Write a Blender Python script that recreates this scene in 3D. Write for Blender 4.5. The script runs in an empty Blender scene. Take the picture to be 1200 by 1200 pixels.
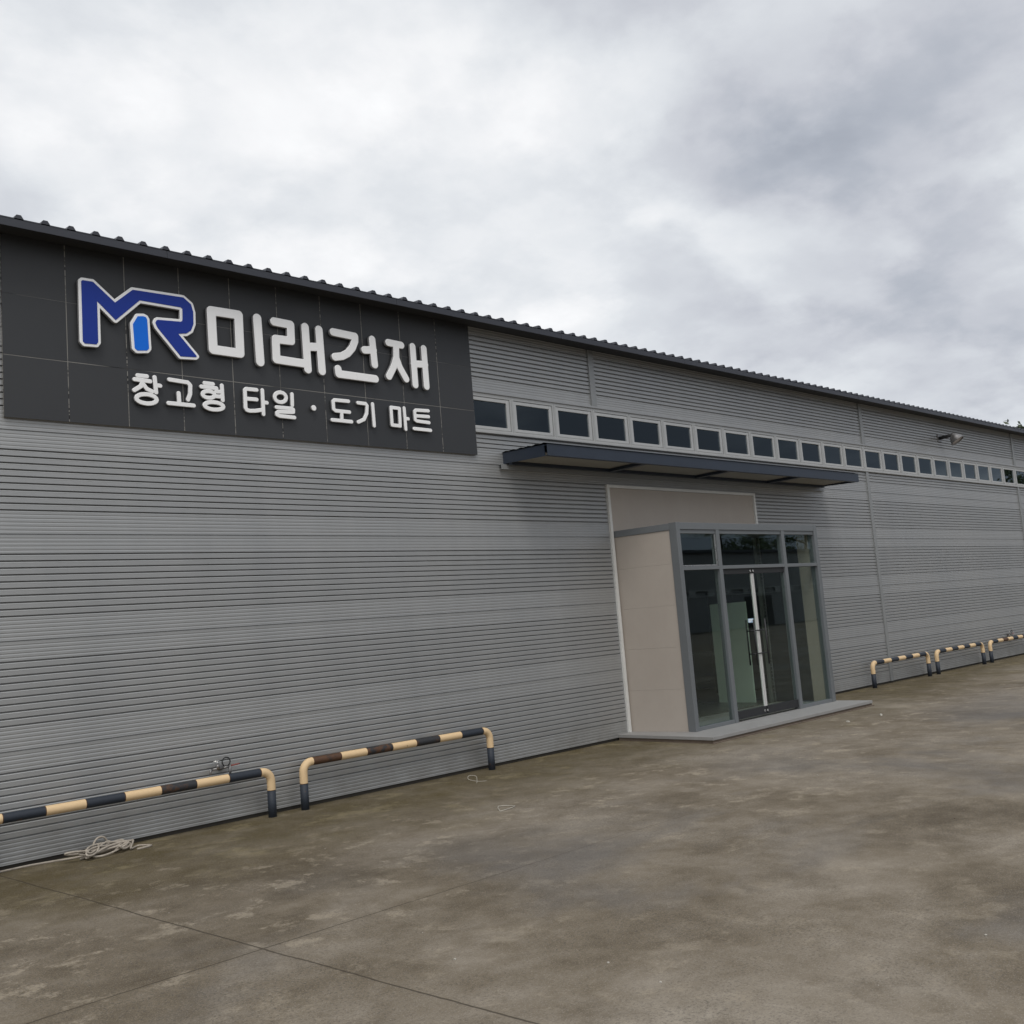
import bpy, bmesh, math, random
import numpy as np
from mathutils import Vector, Matrix
R = math.radians
random.seed(11)
S = bpy.context.scene
COL = S.collection

# ---------------------------------------------------------------- camera
cam_d = bpy.data.cameras.new("camera")
cam = bpy.data.objects.new("camera", cam_d); COL.objects.link(cam)
_r = Vector((0.72301361, -0.68618037, -0.08004883)); _u = Vector((-0.02063429, -0.13727106, 0.99031858)); _f = Vector((0.69052555, 0.71436206, 0.11340769))
M4 = Matrix((_r, _u, -_f)).transposed().to_4x4()
M4.translation = Vector((-9.75242, -9.93521, 1.76624))
cam.matrix_world = M4
cam_d.sensor_fit = 'HORIZONTAL'; cam_d.sensor_width = 36.0; cam_d.lens = 36.0 * 1168.33 / 1200.0
cam_d.clip_start = 0.05; cam_d.clip_end = 3000
S.camera = cam

# ---------------------------------------------------------------- sky, sun, exposure
SUN_EL, SUN_ROT = R(58), R(-140)
S.view_settings.view_transform = 'Standard'; S.view_settings.look = 'None'
S.view_settings.exposure = 0.0; S.view_settings.gamma = 1.0
world = bpy.data.worlds.new("World"); S.world = world; world.use_nodes = True
wt = world.node_tree; wt.nodes.clear()
def wn(t, **k):
    n = wt.nodes.new(t)
    for a, b in k.items(): setattr(n, a, b)
    return n
wl = lambda a, b: wt.links.new(a, b)
def wmath(op, a, b=None, c=None, clamp=False):
    n = wn('ShaderNodeMath', operation=op); n.use_clamp = clamp
    for i, v in enumerate((a, b, c)):
        if v is None: continue
        if isinstance(v, (int, float)): n.inputs[i].default_value = v
        else: wl(v, n.inputs[i])
    return n.outputs[0]
wout = wn('ShaderNodeOutputWorld'); wbg = wn('ShaderNodeBackground'); wl(wbg.outputs[0], wout.inputs[0])
sky = wn('ShaderNodeTexSky', sky_type='NISHITA'); sky.sun_disc = False; sky.sun_elevation = SUN_EL; sky.sun_rotation = SUN_ROT
skys = wn('ShaderNodeVectorMath', operation='SCALE'); wl(sky.outputs[0], skys.inputs[0]); skys.inputs['Scale'].default_value = 0.09
tc = wn('ShaderNodeTexCoord'); sep = wn('ShaderNodeSeparateXYZ'); wl(tc.outputs['Generated'], sep.inputs[0])
zz = wmath('ADD', wmath('MAXIMUM', sep.outputs[2], 0.0), 0.28)
cmb = wn('ShaderNodeCombineXYZ'); wl(wmath('DIVIDE', sep.outputs[0], zz), cmb.inputs[0]); wl(wmath('DIVIDE', sep.outputs[1], zz), cmb.inputs[1])
def wnoise(scale, detail, rough, off, dist=0.0):
    n = wn('ShaderNodeTexNoise'); n.inputs['Scale'].default_value = scale; n.inputs['Detail'].default_value = detail
    n.inputs['Roughness'].default_value = rough; n.inputs['Distortion'].default_value = dist
    a = wn('ShaderNodeVectorMath', operation='ADD'); wl(cmb.outputs[0], a.inputs[0]); a.inputs[1].default_value = off; wl(a.outputs[0], n.inputs['Vector'])
    return n.outputs['Fac']
def lobe(d, width):                       # brightens or darkens the sky round one direction
    n = wn('ShaderNodeVectorMath', operation='DOT_PRODUCT'); wl(tc.outputs['Generated'], n.inputs[0]); n.inputs[1].default_value = Vector(d).normalized()
    return wmath('EXPONENT', wmath('DIVIDE', wmath('SUBTRACT', n.outputs['Value'], 1.0), width))
n1 = wnoise(1.15, 6.0, 0.55, (3.1, 1.7, 0.0), 0.35); n2 = wnoise(3.6, 7.0, 0.6, (9.3, 4.2, 2.0), 0.25)
L = wmath('MULTIPLY_ADD', wmath('SUBTRACT', n1, 0.5), 0.62, 0.735)
L = wmath('MULTIPLY_ADD', wmath('SUBTRACT', n2, 0.5), 0.30, L)
def clump(n, lo, hi):
    r = wn('ShaderNodeMapRange', interpolation_type='SMOOTHERSTEP'); wl(n, r.inputs['Value']); r.inputs['From Min'].default_value = lo; r.inputs['From Max'].default_value = hi
    return wmath('SUBTRACT', r.outputs[0], 0.5)
n3 = wnoise(2.3, 8.0, 0.52, (1.3, 6.1, 0.0), 0.12); n4 = wnoise(5.2, 8.0, 0.55, (12.0, 3.0, 5.0), 0.10)
L = wmath('MULTIPLY_ADD', clump(n3, .40, .60), 0.17, L); L = wmath('MULTIPLY_ADD', clump(n4, .40, .62), 0.07, L)
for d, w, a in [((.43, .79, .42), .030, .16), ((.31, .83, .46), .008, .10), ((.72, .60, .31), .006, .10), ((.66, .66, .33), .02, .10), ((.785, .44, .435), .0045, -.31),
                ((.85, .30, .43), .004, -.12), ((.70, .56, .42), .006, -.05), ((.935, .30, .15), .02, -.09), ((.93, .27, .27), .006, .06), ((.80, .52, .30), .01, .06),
                ((-.6, -.55, .6), .35, .55), ((0, 0, 1), .15, .20), ((.80, -.58, .12), .10, -.46)]:  # off-view banks added to light wall and yard and darken the wall's far end
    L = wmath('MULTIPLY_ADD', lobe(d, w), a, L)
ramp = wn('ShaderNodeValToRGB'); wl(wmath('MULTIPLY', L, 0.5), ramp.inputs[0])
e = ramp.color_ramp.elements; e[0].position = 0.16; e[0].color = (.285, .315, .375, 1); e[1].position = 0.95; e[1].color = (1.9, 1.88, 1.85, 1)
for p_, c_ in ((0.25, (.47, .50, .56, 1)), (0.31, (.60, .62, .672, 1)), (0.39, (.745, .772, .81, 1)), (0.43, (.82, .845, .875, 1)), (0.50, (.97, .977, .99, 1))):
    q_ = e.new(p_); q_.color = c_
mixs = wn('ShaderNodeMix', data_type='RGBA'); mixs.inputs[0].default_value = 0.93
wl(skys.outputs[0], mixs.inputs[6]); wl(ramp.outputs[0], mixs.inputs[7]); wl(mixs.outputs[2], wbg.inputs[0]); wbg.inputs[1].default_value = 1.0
sun_d = bpy.data.lights.new("sun", 'SUN'); sun_d.energy = 1.2; sun_d.angle = R(25); sun_d.color = (1.0, .96, .9)
sun = bpy.data.objects.new("sun", sun_d); COL.objects.link(sun)
sd = Vector((math.sin(SUN_ROT) * math.cos(SUN_EL), math.cos(SUN_ROT) * math.cos(SUN_EL), math.sin(SUN_EL)))
sun.rotation_euler = sd.to_track_quat('Z', 'Y').to_euler()

# ---------------------------------------------------------------- helpers
def tag(o, label=None, cat=None, group=None, kind=None):
    if label: o['label'] = label
    if cat: o['category'] = cat
    if group: o['group'] = group
    if kind: o['kind'] = kind
    return o
def thing(name, label, cat, loc=(0, 0, 0), rz=0.0, group=None):
    o = bpy.data.objects.new(name, None); COL.objects.link(o); o.location = loc; o.rotation_euler = (0, 0, rz)
    o.empty_display_size = 0.2
    return tag(o, label, cat, group)
class MB:
    def __init__(s): s.v = []; s.f = []; s.m = []; s.sm = []
    def add(s, vs, fs, mi=0, smooth=False):
        b = len(s.v); s.v += [tuple(v) for v in vs]
        for f in fs: s.f.append(tuple(i + b for i in f)); s.m.append(mi); s.sm.append(smooth)
    def box(s, a, b, mi=0, bev=0.0):
        (x0, y0, z0), (x1, y1, z1) = [tuple(map(min, zip(a, b))), tuple(map(max, zip(a, b)))]
        if bev <= 0:
            vs = [(x, y, z) for z in (z0, z1) for y in (y0, y1) for x in (x0, x1)]
            s.add(vs, [(0, 2, 3, 1), (4, 5, 7, 6), (0, 1, 5, 4), (2, 6, 7, 3), (0, 4, 6, 2), (1, 3, 7, 5)], mi)
        else:
            bm = bmesh.new(); bmesh.ops.create_cube(bm, size=1.0)
            for v in bm.verts: v.co = Vector(((x0 + x1) / 2 + v.co.x * (x1 - x0), (y0 + y1) / 2 + v.co.y * (y1 - y0), (z0 + z1) / 2 + v.co.z * (z1 - z0)))
            bmesh.ops.bevel(bm, geom=bm.edges[:], offset=bev, segments=2, affect='EDGES', profile=0.6)
            bm.verts.index_update()
            s.add([v.co[:] for v in bm.verts], [[v.index for v in f.verts] for f in bm.faces], mi); bm.free()
    def tube(s, pts, r, n=12, mi=0, cap=True, mis=None, closed=False):
        P = [Vector(p) for p in pts]; rr = r if isinstance(r, (list, tuple)) else [r] * len(P)
        ring = []; prev = None
        for i, p in enumerate(P):
            a = P[max(i - 1, 0)]; b = P[min(i + 1, len(P) - 1)]; t = (b - a)
            t = t.normalized() if t.length > 1e-9 else Vector((0, 0, 1))
            if prev is None:
                h = Vector((0, 0, 1)) if abs(t.z) < .9 else Vector((1, 0, 0)); nx = t.cross(h).normalized()
            else:
                nx = prev - t * prev.dot(t); nx = nx.normalized() if nx.length > 1e-6 else t.orthogonal().normalized()
            prev = nx; ny = t.cross(nx)
            ring.append([p + (nx * math.cos(2 * math.pi * k / n) + ny * math.sin(2 * math.pi * k / n)) * rr[i] for k in range(n)])
        b = len(s.v)
        for g in ring: s.v += [tuple(v) for v in g]
        for i in range(len(P) - 1):
            for k in range(n):
                s.f.append((b + i * n + k, b + i * n + (k + 1) % n, b + (i + 1) * n + (k + 1) % n, b + (i + 1) * n + k)); s.m.append(mis[i] if mis else mi); s.sm.append(True)
        if cap:
            s.f.append(tuple(b + k for k in range(n - 1, -1, -1))); s.m.append(mis[0] if mis else mi); s.sm.append(False)
            q = b + (len(P) - 1) * n; s.f.append(tuple(q + k for k in range(n))); s.m.append(mis[-1] if mis else mi); s.sm.append(False)
    def lathe(s, prof, origin, axis, n=24, mi=0, smooth=True):      # prof: (distance along axis, radius)
        ax = Vector(axis).normalized(); nx = ax.orthogonal().normalized(); ny = ax.cross(nx); o = Vector(origin); b = len(s.v)
        for d, r in prof:
            for k in range(n):
                a = 2 * math.pi * k / n; s.v.append(tuple(o + ax * d + (nx * math.cos(a) + ny * math.sin(a)) * r))
        for i in range(len(prof) - 1):
            for k in range(n):
                s.f.append((b + i * n + k, b + i * n + (k + 1) % n, b + (i + 1) * n + (k + 1) % n, b + (i + 1) * n + k)); s.m.append(mi); s.sm.append(smooth)
    def extrude_x(s, prof, x0, x1, mi=0, nx=1):                    # open (z, y) profile carried along x
        b = len(s.v); n = len(prof)
        for i in range(nx + 1):
            x = x0 + (x1 - x0) * i / nx
            s.v += [(x, y, z) for z, y in prof]
        for i in range(nx):
            for k in range(n - 1):
                s.f.append((b + i * n + k, b + (i + 1) * n + k, b + (i + 1) * n + k + 1, b + i * n + k + 1)); s.m.append(mi); s.sm.append(False)
    def build(s, name, mats, parent=None, loc=None):
        me = bpy.data.meshes.new(name); me.from_pydata(s.v, [], s.f)
        for m in (mats if isinstance(mats, (list, tuple)) else [mats]): me.materials.append(m)
        me.polygons.foreach_set('material_index', s.m); me.polygons.foreach_set('use_smooth', s.sm); me.update()
        o = bpy.data.objects.new(name, me); COL.objects.link(o)
        if parent: o.parent = parent
        if loc: o.location = loc
        return o

# ---------------------------------------------------------------- materials
class NT:
    def __init__(s, name):
        s.m = bpy.data.materials.new(name); s.m.use_nodes = True; s.t = s.m.node_tree; s.t.nodes.clear()
        s.out = s.n('ShaderNodeOutputMaterial'); s.tc = s.n('ShaderNodeTexCoord'); s.geo = s.n('ShaderNodeNewGeometry')
        s.pos = s.geo.outputs['Position']
    def n(s, t, **k):
        q = s.t.nodes.new(t)
        for a, b in k.items(): setattr(q, a, b)
        return q
    def l(s, a, b): s.t.links.new(a, b)
    def setv(s, sock, v):
        if isinstance(v, (int, float)): sock.default_value = v
        elif isinstance(v, (tuple, list)): sock.default_value = v if len(v) != 3 or sock.type == 'VECTOR' else (*v, 1)
        else: s.l(v, sock)
    def math(s, op, a, b=None, c=None, clamp=False):
        q = s.n('ShaderNodeMath', operation=op); q.use_clamp = clamp
        for i, v in enumerate((a, b, c)):
            if v is not None: s.setv(q.inputs[i], v)
        return q.outputs[0]
    def map(s, scale=(1, 1, 1), off=(0, 0, 0), rot=(0, 0, 0)):
        q = s.n('ShaderNodeMapping'); s.l(s.pos, q.inputs[0]); q.inputs['Scale'].default_value = scale; q.inputs['Location'].default_value = off; q.inputs['Rotation'].default_value = rot
        return q.outputs[0]
    def noise(s, scale, detail=4, rough=.55, vec=None, dist=0.0):
        q = s.n('ShaderNodeTexNoise'); s.l(vec or s.pos, q.inputs['Vector']); q.inputs['Scale'].default_value = scale
        q.inputs['Detail'].default_value = detail; q.inputs['Roughness'].default_value = rough; q.inputs['Distortion'].default_value = dist
        return q.outputs['Fac']
    def ramp(s, f, stops):
        q = s.n('ShaderNodeValToRGB'); s.l(f, q.inputs[0]); e = q.color_ramp.elements
        while len(e) < len(stops): e.new(.5)
        for i, (p, c) in enumerate(stops):
            e[i].position = p; e[i].color = (c, c, c, 1) if isinstance(c, (int, float)) else (*c, 1)
        return q.outputs[0]
    def mix(s, f, a, b, typ='MIX'):
        q = s.n('ShaderNodeMix', data_type='RGBA', blend_type=typ); s.setv(q.inputs[0], f); s.setv(q.inputs[6], a); s.setv(q.inputs[7], b)
        return q.outputs[2]
    def bump(s, h, strength=.3, dist=.01):
        q = s.n('ShaderNodeBump'); s.l(h, q.inputs['Height']); q.inputs['Strength'].default_value = strength; q.inputs['Distance'].default_value = dist
        return q.outputs[0]
    def bsdf(s, col, rough=.5, metal=0.0, normal=None, spec=.5):
        q = s.n('ShaderNodeBsdfPrincipled'); s.setv(q.inputs['Base Color'], col); s.setv(q.inputs['Roughness'], rough); s.setv(q.inputs['Metallic'], metal)
        q.inputs['Specular IOR Level'].default_value = spec
        if normal: s.l(normal, q.inputs['Normal'])
        s.l(q.outputs[0], s.out.inputs[0]); return q
def paint(name, col, rough=.45, metal=0.0, var=.12, scale=3.0, bump=.04, spec=.5, vec=None):
    t = NT(name); a = t.noise(scale, 5, .6, t.map(vec) if vec else None); b = t.noise(scale * 14, 3, .6)
    f = t.math('ADD', t.math('MULTIPLY', t.math('SUBTRACT', a, .5), 2.2 * var), t.math('MULTIPLY', t.math('SUBTRACT', b, .5), var * .8))
    f = t.math('ADD', f, 1.0); q = t.n('ShaderNodeVectorMath', operation='SCALE'); q.inputs[0].default_value = col; t.l(f, q.inputs['Scale'])
    t.bsdf(q.outputs[0], t.math('MULTIPLY_ADD', a, .25, rough - .12), metal, t.bump(b, bump, .004), spec); return t.m

def mat_cladding():
    t = NT('silver_grey_cladding')
    streak = t.noise(1.0, 5, .65, t.map((2.6, 2.6, .12))); blot = t.noise(.55, 4, .6, t.map((1, 1, 1))); fine = t.noise(26, 3, .6, t.map((.25, 1, 1)))
    sp = t.n('ShaderNodeSeparateXYZ'); t.l(t.pos, sp.inputs[0])
    c = t.mix(t.ramp(streak, [(.30, 0.0), (.72, 1.0)]), (.322, .331, .336), (.360, .367, .371))
    c = t.mix(t.math('MULTIPLY', t.ramp(blot, [(.35, 0.0), (.7, 1.0)]), .3), c, (.43, .425, .41))
    low = t.math('MULTIPLY', t.ramp(sp.outputs[2], [(.0, 1.0), (.5, 0.0)]), t.ramp(t.noise(2.3, 5, .65), [(.35, 0.0), (.7, 1.0)]))    # splashed dirt above the ground
    c = t.mix(t.math('MULTIPLY', low, .5), c, (.17, .155, .125))
    c = t.mix(t.math('MULTIPLY', fine, .16), c, (.19, .2, .2))
    t.bsdf(c, t.math('MULTIPLY_ADD', blot, .16, .31), .42, t.bump(t.noise(3.0, 2, .5, t.map((1, 1, .4))), .05, .02), .5); return t.m
def mat_tile():
    t = NT('charcoal_tile'); a = t.noise(1.3, 4, .6); b = t.noise(60, 3, .6)
    vor = t.n('ShaderNodeTexWhiteNoise', noise_dimensions='2D')
    mp = t.n('ShaderNodeVectorMath', operation='FLOOR'); t.l(t.map((1 / .5985, 1, 1 / .61), (6.735 / .5985, 0, -4.11 / .61)), mp.inputs[0])
    sp = t.n('ShaderNodeSeparateXYZ'); t.l(mp.outputs[0], sp.inputs[0]); cb = t.n('ShaderNodeCombineXYZ'); t.l(sp.outputs[0], cb.inputs[0]); t.l(sp.outputs[2], cb.inputs[1])
    t.l(cb.outputs[0], vor.inputs['Vector'])
    c = t.mix(vor.outputs['Value'], (.024, .027, .0305), (.031, .033, .036)); c = t.mix(t.math('MULTIPLY', a, .6), c, (.027, .030, .037)); c = t.mix(t.math('MULTIPLY', b, .3), c, (.038, .038, .038))
    t.bsdf(c, t.math('MULTIPLY_ADD', a, .2, .42), 0, t.bump(b, .06, .003)); return t.m
def mat_grout():
    t = NT('pale_grout'); a = t.noise(1.0, 1, .5, t.map((0.6, 1, 26))); b = t.noise(1.1, 3, .6)
    f = t.math('MULTIPLY', t.ramp(a, [(.47, 0.0), (.53, 1.0)]), t.ramp(b, [(.42, 0.0), (.58, 1.0)]))
    t.bsdf(t.mix(f, (.25, .242, .225), (.02, .02, .022)), .9); return t.m
def mat_stone():
    t = NT('taupe_stone_panel'); a = t.noise(1.4, 5, .6); b = t.noise(9, 5, .65); s_ = t.noise(1.2, 4, .6, t.map((3, 3, .25)))
    c = t.mix(a, (.355, .312, .272), (.430, .388, .345)); c = t.mix(t.math('MULTIPLY', b, .35), c, (.32, .282, .25)); c = t.mix(t.math('MULTIPLY', t.ramp(s_, [(.5, 0.0), (.75, 1.0)]), .25), c, (.43, .39, .355))
    t.bsdf(c, .62, 0, t.bump(b, .08, .004)); return t.m
def mat_glass(name, tint, f0, rough=0.0):
    t = NT(name); tr = t.n('ShaderNodeBsdfTransparent'); tr.inputs[0].default_value = (*tint, 1)
    gl = t.n('ShaderNodeBsdfGlossy'); gl.inputs['Roughness'].default_value = rough; gl.inputs[0].default_value = (.80, .93, 1, 1)
    t.l(t.bump(t.noise(.9, 2, .5), .012, .05), gl.inputs['Normal'])
    dp = t.n('ShaderNodeVectorMath', operation='DOT_PRODUCT'); t.l(t.geo.outputs['Normal'], dp.inputs[0]); t.l(t.geo.outputs['Incoming'], dp.inputs[1])
    one = t.math('SUBTRACT', 1.0, t.math('ABSOLUTE', dp.outputs['Value']), clamp=True)
    fr = t.math('MULTIPLY_ADD', t.math('POWER', one, 5.0), 1.0 - f0, f0); mx = t.n('ShaderNodeMixShader')
    t.l(fr, mx.inputs[0]); t.l(tr.outputs[0], mx.inputs[1]); t.l(gl.outputs[0], mx.inputs[2]); t.l(mx.outputs[0], t.out.inputs[0]); return t.m
def mat_pipe(name, col, rust):
    t = NT(name); a = t.noise(9, 6, .65); b = t.noise(45, 4, .65); c = t.mix(t.math('MULTIPLY', b, .35), col, tuple(x * .55 for x in col))
    r = t.ramp(a, [(.70 - rust * .45, 0.0), (.76 - rust * .40, 1.0)])
    c = t.mix(t.math('MULTIPLY', r, .9), c, t.mix(b, (.045, .024, .014), (.135, .066, .034)))
    t.bsdf(c, t.math('MULTIPLY_ADD', b, .25, .46), 0, t.bump(t.math('ADD', a, b), .16, .003), .35); return t.m
def mat_ground():
    t = NT('stained_concrete'); sp = t.n('ShaderNodeSeparateXYZ'); t.l(t.pos, sp.inputs[0]); X, Y = sp.outputs[0], sp.outputs[1]
    big = t.noise(.22, 6, .62, dist=.4); mid = t.noise(.9, 7, .65, dist=.3); fine = t.noise(52, 5, .75); grit = t.noise(120, 3, .7)
    near = t.ramp(t.math('MULTIPLY_ADD', Y, .1, 1.0, clamp=True), [(.45, 0.0), (.68, 1.0)])                       # trodden strip along the wall
    c = t.ramp(t.math('ADD', t.math('MULTIPLY', t.noise(4.2, 6, .7, t.map((1, 1, 1))), .20), t.math('ADD', t.math('MULTIPLY', big, .45), t.math('MULTIPLY', mid, .35))), [(.39, (.090, .071, .047)), (.46, (.150, .124, .090)), (.53, (.206, .177, .139)), (.61, (.282, .250, .205))])
    fl = t.noise(2.9, 10, .74, t.map((1, 1, 1)), .15)
    c = t.mix(t.math('MULTIPLY', t.ramp(fl, [(.545, 0.0), (.615, 1.0)]), t.math('MULTIPLY_ADD', near, .42, .26)), c, (.35, .302, .232))           # worn pale scuffs
    c = t.mix(t.math('MULTIPLY', t.ramp(t.noise(1.2, 8, .72, t.map((1, 1, 1), (7, 3, 0)), .3), [(.52, 0.0), (.66, 1.0)]), .50), c, (.082, .064, .043))   # mud stains
    wy = t.math('ADD', Y, t.math('MULTIPLY', t.math('SUBTRACT', t.noise(.7, 6, .68), .5), 3.2))
    moss = t.math('MULTIPLY', t.ramp(t.math('MULTIPLY_ADD', wy, .25, 1.0, clamp=True), [(.30, 0.0), (.80, 1.0)]), t.ramp(t.noise(2.4, 7, .7), [(.26, .45), (.60, 1.0)]))
    c = t.mix(t.math('MULTIPLY', moss, .93), c, t.mix(t.noise(5, 6, .68), (.040, .030, .009), (.110, .085, .035)))
    c = t.mix(t.math('MULTIPLY', moss, t.ramp(t.noise(1.6, 8, .72, t.map((1, 1, 1), (2, 8, 0))), [(.55, 0.0), (.63, .65)])), c, (.235, .198, .118))   # ochre lichen
    damp = t.ramp(t.noise(.30, 6, .62, t.map((.9, 1.1, 1), (4.3, 2.5, 0)), .3), [(.505, 0.0), (.64, 1.0)])
    damp = t.math('MULTIPLY', damp, t.ramp(t.math('MULTIPLY_ADD', Y, -.12, 0.0, clamp=True), [(.25, 0.0), (.5, 1.0)]))
    c = t.mix(t.math('MULTIPLY', damp, .62), c, (.112, .107, .105))
    agg = t.math('MULTIPLY', t.ramp(fine, [(.50, 0.0), (.60, 1.0)]), t.ramp(t.noise(.6, 5, .65, t.map((1, 1, 1), (5, 9, 0))), [(.36, .18), (.58, 1.0)]))
    c = t.mix(t.math('MULTIPLY', agg, .62), c, (.066, .060, .054)); c = t.mix(t.math('MULTIPLY', t.ramp(grit, [(.54, 0.0), (.66, 1.0)]), .40), c, (.36, .33, .285))
    wob = t.math('MULTIPLY', t.math('SUBTRACT', t.noise(1.3, 4, .6), .5), .10); wob2 = t.math('MULTIPLY', t.math('SUBTRACT', t.noise(9, 3, .6), .5), .012)
    def joint(d, w, k):           # a saw-cut joint filled with dirt
        return t.math('MULTIPLY', t.ramp(t.math('DIVIDE', t.math('ABSOLUTE', t.math('ADD', d, t.math('ADD', wob2, t.math('MULTIPLY', wob, .5)))), w), [(.35, 1.0), (1.0, 0.0)]), k)
    d1 = t.math('SUBTRACT', X, t.math('MULTIPLY_ADD', Y, -.066, -6.91)); d2 = t.math('SUBTRACT', Y, t.math('MULTIPLY_ADD', X, .004, -4.22))
    j = t.math('MAXIMUM', joint(d1, .010, .8), t.math('MULTIPLY', joint(d2, .010, .75), t.ramp(t.math('MULTIPLY_ADD', X, .1, 1.0, clamp=True), [(.38, 1.0), (.62, .45), (1.0, .12)]))); j = t.math('MAXIMUM', j, joint(t.math('SUBTRACT', X, 9.4), .010, .25))
    c = t.mix(j, c, (.040, .032, .023))
    q = t.bsdf(c, t.math('SUBTRACT', t.math('MULTIPLY_ADD', mid, .25, .74), t.math('MULTIPLY', damp, .32)), 0, None, .18)
    h = t.math('ADD', t.math('MULTIPLY', fine, .6), t.math('ADD', mid, t.math('MULTIPLY', j, -2.0))); t.l(t.bump(h, .25, .006), q.inputs['Normal']); return t.m
def mat_leaf(name, a, b):
    t = NT(name); oi = t.n('ShaderNodeObjectInfo'); f = t.noise(1.3, 3, .6); g = t.noise(40, 2, .5)
    q = t.bsdf(t.mix(t.math('MULTIPLY_ADD', g, .5, t.math('MULTIPLY', f, .5)), a, b), .55); q.inputs['Transmission Weight'].default_value = 0; return t.m

CLAD = mat_cladding(); TILE = mat_tile(); GROUT = mat_grout(); STONE = mat_stone(); GROUND = mat_ground()
FASCIA = paint('charcoal_roof_paint', (.036, .039, .050), .42, .1, .12, 2.0)
COVER = paint('grey_trim_metal', (.25, .26, .265), .45, .2, .12, 2.0)
ALU = paint('window_aluminium', (.40, .405, .40), .42, .25, .10, 3.0)
SASH = paint('window_sash_aluminium', (.46, .465, .46), .40, .25, .10, 3.0)
FRAME = paint('porch_frame_grey', (.150, .162, .172), .42, .15, .08, 2.0)
NAVY = paint('navy_steel_paint', (.020, .029, .046), .40, .0, .25, 2.5)
DARK = paint('dark_interior', (.16, .17, .155), .8, 0, .15, 1.0)
CEIL = paint('interior_ceiling', (.10, .10, .10), .8, 0, .1, 1.0)
PLINTH = paint('dark_plinth_concrete', (.05, .045, .038), .9, 0, .3, 4.0)
WHITE = paint('white_letter_acrylic', (.88, .885, .89), .30, 0, .03, 4.0, .01)
LSIDE = paint('letter_return_grey', (.30, .30, .31), .5, 0, .05, 4.0)
BLUE = paint('royal_blue_acrylic', (.010, .036, .28), .45, 0, .03, 4.0, .0, .25)
CYAN = paint('bright_blue_acrylic', (.003, .15, .72), .45, 0, .03, 4.0, .0, .25)
TRIM = paint('white_portal_trim', (.62, .62, .60), .5, 0, .12, 3.0)
BLACK = paint('black_door_metal', (.016, .017, .019), .55, .0, .15, 6.0)
STRIP = paint('white_door_seal', (.62, .62, .61), .5, 0, .05, 6.0)
STRIPG = paint('grey_door_seal', (.30, .30, .30), .5, 0, .05, 6.0)
STICK = paint('pale_blue_sticker', (.42, .58, .75), .5, 0, .05, 30.0)
STEPTOP = paint('grey_granite_step', (.265, .262, .258), .55, 0, .15, 6.0, .05)
MORTAR = paint('brown_mortar', (.115, .088, .068), .9, 0, .35, 8.0, .2)
SOFFIT = paint('pale_canopy_sheet', (.27, .26, .225), .6, 0, .2, 2.0)
SOFFITD = paint('dark_eaves_board', (.035, .036, .038), .7, 0, .2, 2.0)
BOARD = paint('pale_green_board', (.62, .74, .64), .35, 0, .06, 1.0)
STEEL = paint('brushed_steel', (.55, .55, .54), .28, .9, .15, 10.0)
LAMPM = paint('weathered_lamp_metal', (.20, .195, .195), .38, .7, .35, 9.0)
LENS = paint('pale_lamp_lens', (.42, .38, .37), .25, 0, .1, 6.0)
RED = paint('faded_red_lever', (.22, .05, .04), .5, 0, .2, 20.0)
ROPE = paint('dirty_white_rope', (.36, .32, .27), .85, 0, .55, 16.0, .3)
SCRAP = paint('white_scrap', (.42, .40, .35), .7, 0, .2, 20.0)
ORANGE = paint('faded_orange_scrap', (.34, .12, .05), .7, 0, .2, 20.0)
PEB = paint('pale_pebble', (.36, .34, .30), .9, 0, .3, 20.0, .3)
YEL = mat_pipe('cream_yellow_pipe_paint', (.74, .54, .315), .02); NVP = mat_pipe('navy_pipe_paint', (.026, .033, .046), .14); RUSTY = mat_pipe('rusted_navy_pipe_paint', (.034, .030, .030), .85); SCUFF = mat_pipe('scuffed_black_pipe_paint', (.030, .032, .036), .45); CUT = mat_pipe('rusted_seam', (.055, .026, .016), .6)
WGLASS = mat_glass('window_glass', (.46, .52, .58), .066); DGLASS = mat_glass('door_glass', (.90, .94, .91), .048)
BARK = paint('bark', (.055, .042, .03), .9, 0, .3, 8.0, .4); LEAF = mat_leaf('dark_pine_foliage', (.020, .034, .016), (.050, .075, .028)); LEAF2 = mat_leaf('green_foliage', (.030, .055, .018), (.075, .110, .038))

# ---------------------------------------------------------------- ground
g = MB(); xs = [-600, -60, -20, 0, 20, 60, 600]; ys = [-600, -60, -20, 0, 20, 60, 600]; n_ = len(xs)
g.add([(x, y, -.04) for y in ys for x in xs], [(j * n_ + i, j * n_ + i + 1, (j + 1) * n_ + i + 1, (j + 1) * n_ + i) for j in range(n_ - 1) for i in range(n_ - 1)])
tag(g.build('ground', GROUND), kind='structure')

# ---------------------------------------------------------------- warehouse
XL, XR, YB, PITCH = -14.0, 34.0, 15.0, .8684
wh = thing('warehouse', 'long grey corrugated metal warehouse with dark roof edge and window strip', 'building', (0, 0, 0))
prof = []
for k in range(0, 6):
    prof += [(k + .0035, .014), (k + .0040, -.001), (k + .010, .0)]
    for q in range(5): z = k + .022 + q * .038; prof += [(z, .0), (z + .010, .0026), (z + .013, .0026), (z + .018, .0)]
    for i in range(10):
        z = k + .226 + i * .0645                     # deep groove: sloped lower lip, recess, overhanging top lip
        prof += [(z - .0165, .0), (z - .0150, -.0012), (z - .0070, .0035), (z - .0040, .024), (z + .0080, .028), (z + .0084, .0)]
    for q in range(4): z = k + .832 + q * .038; prof += [(z, .0), (z + .010, .0026), (z + .013, .0026), (z + .018, .0)]
    prof += [(k + .990, .0), (k + .9965, .014)]
prof.sort(key=lambda a: a[0])
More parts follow.
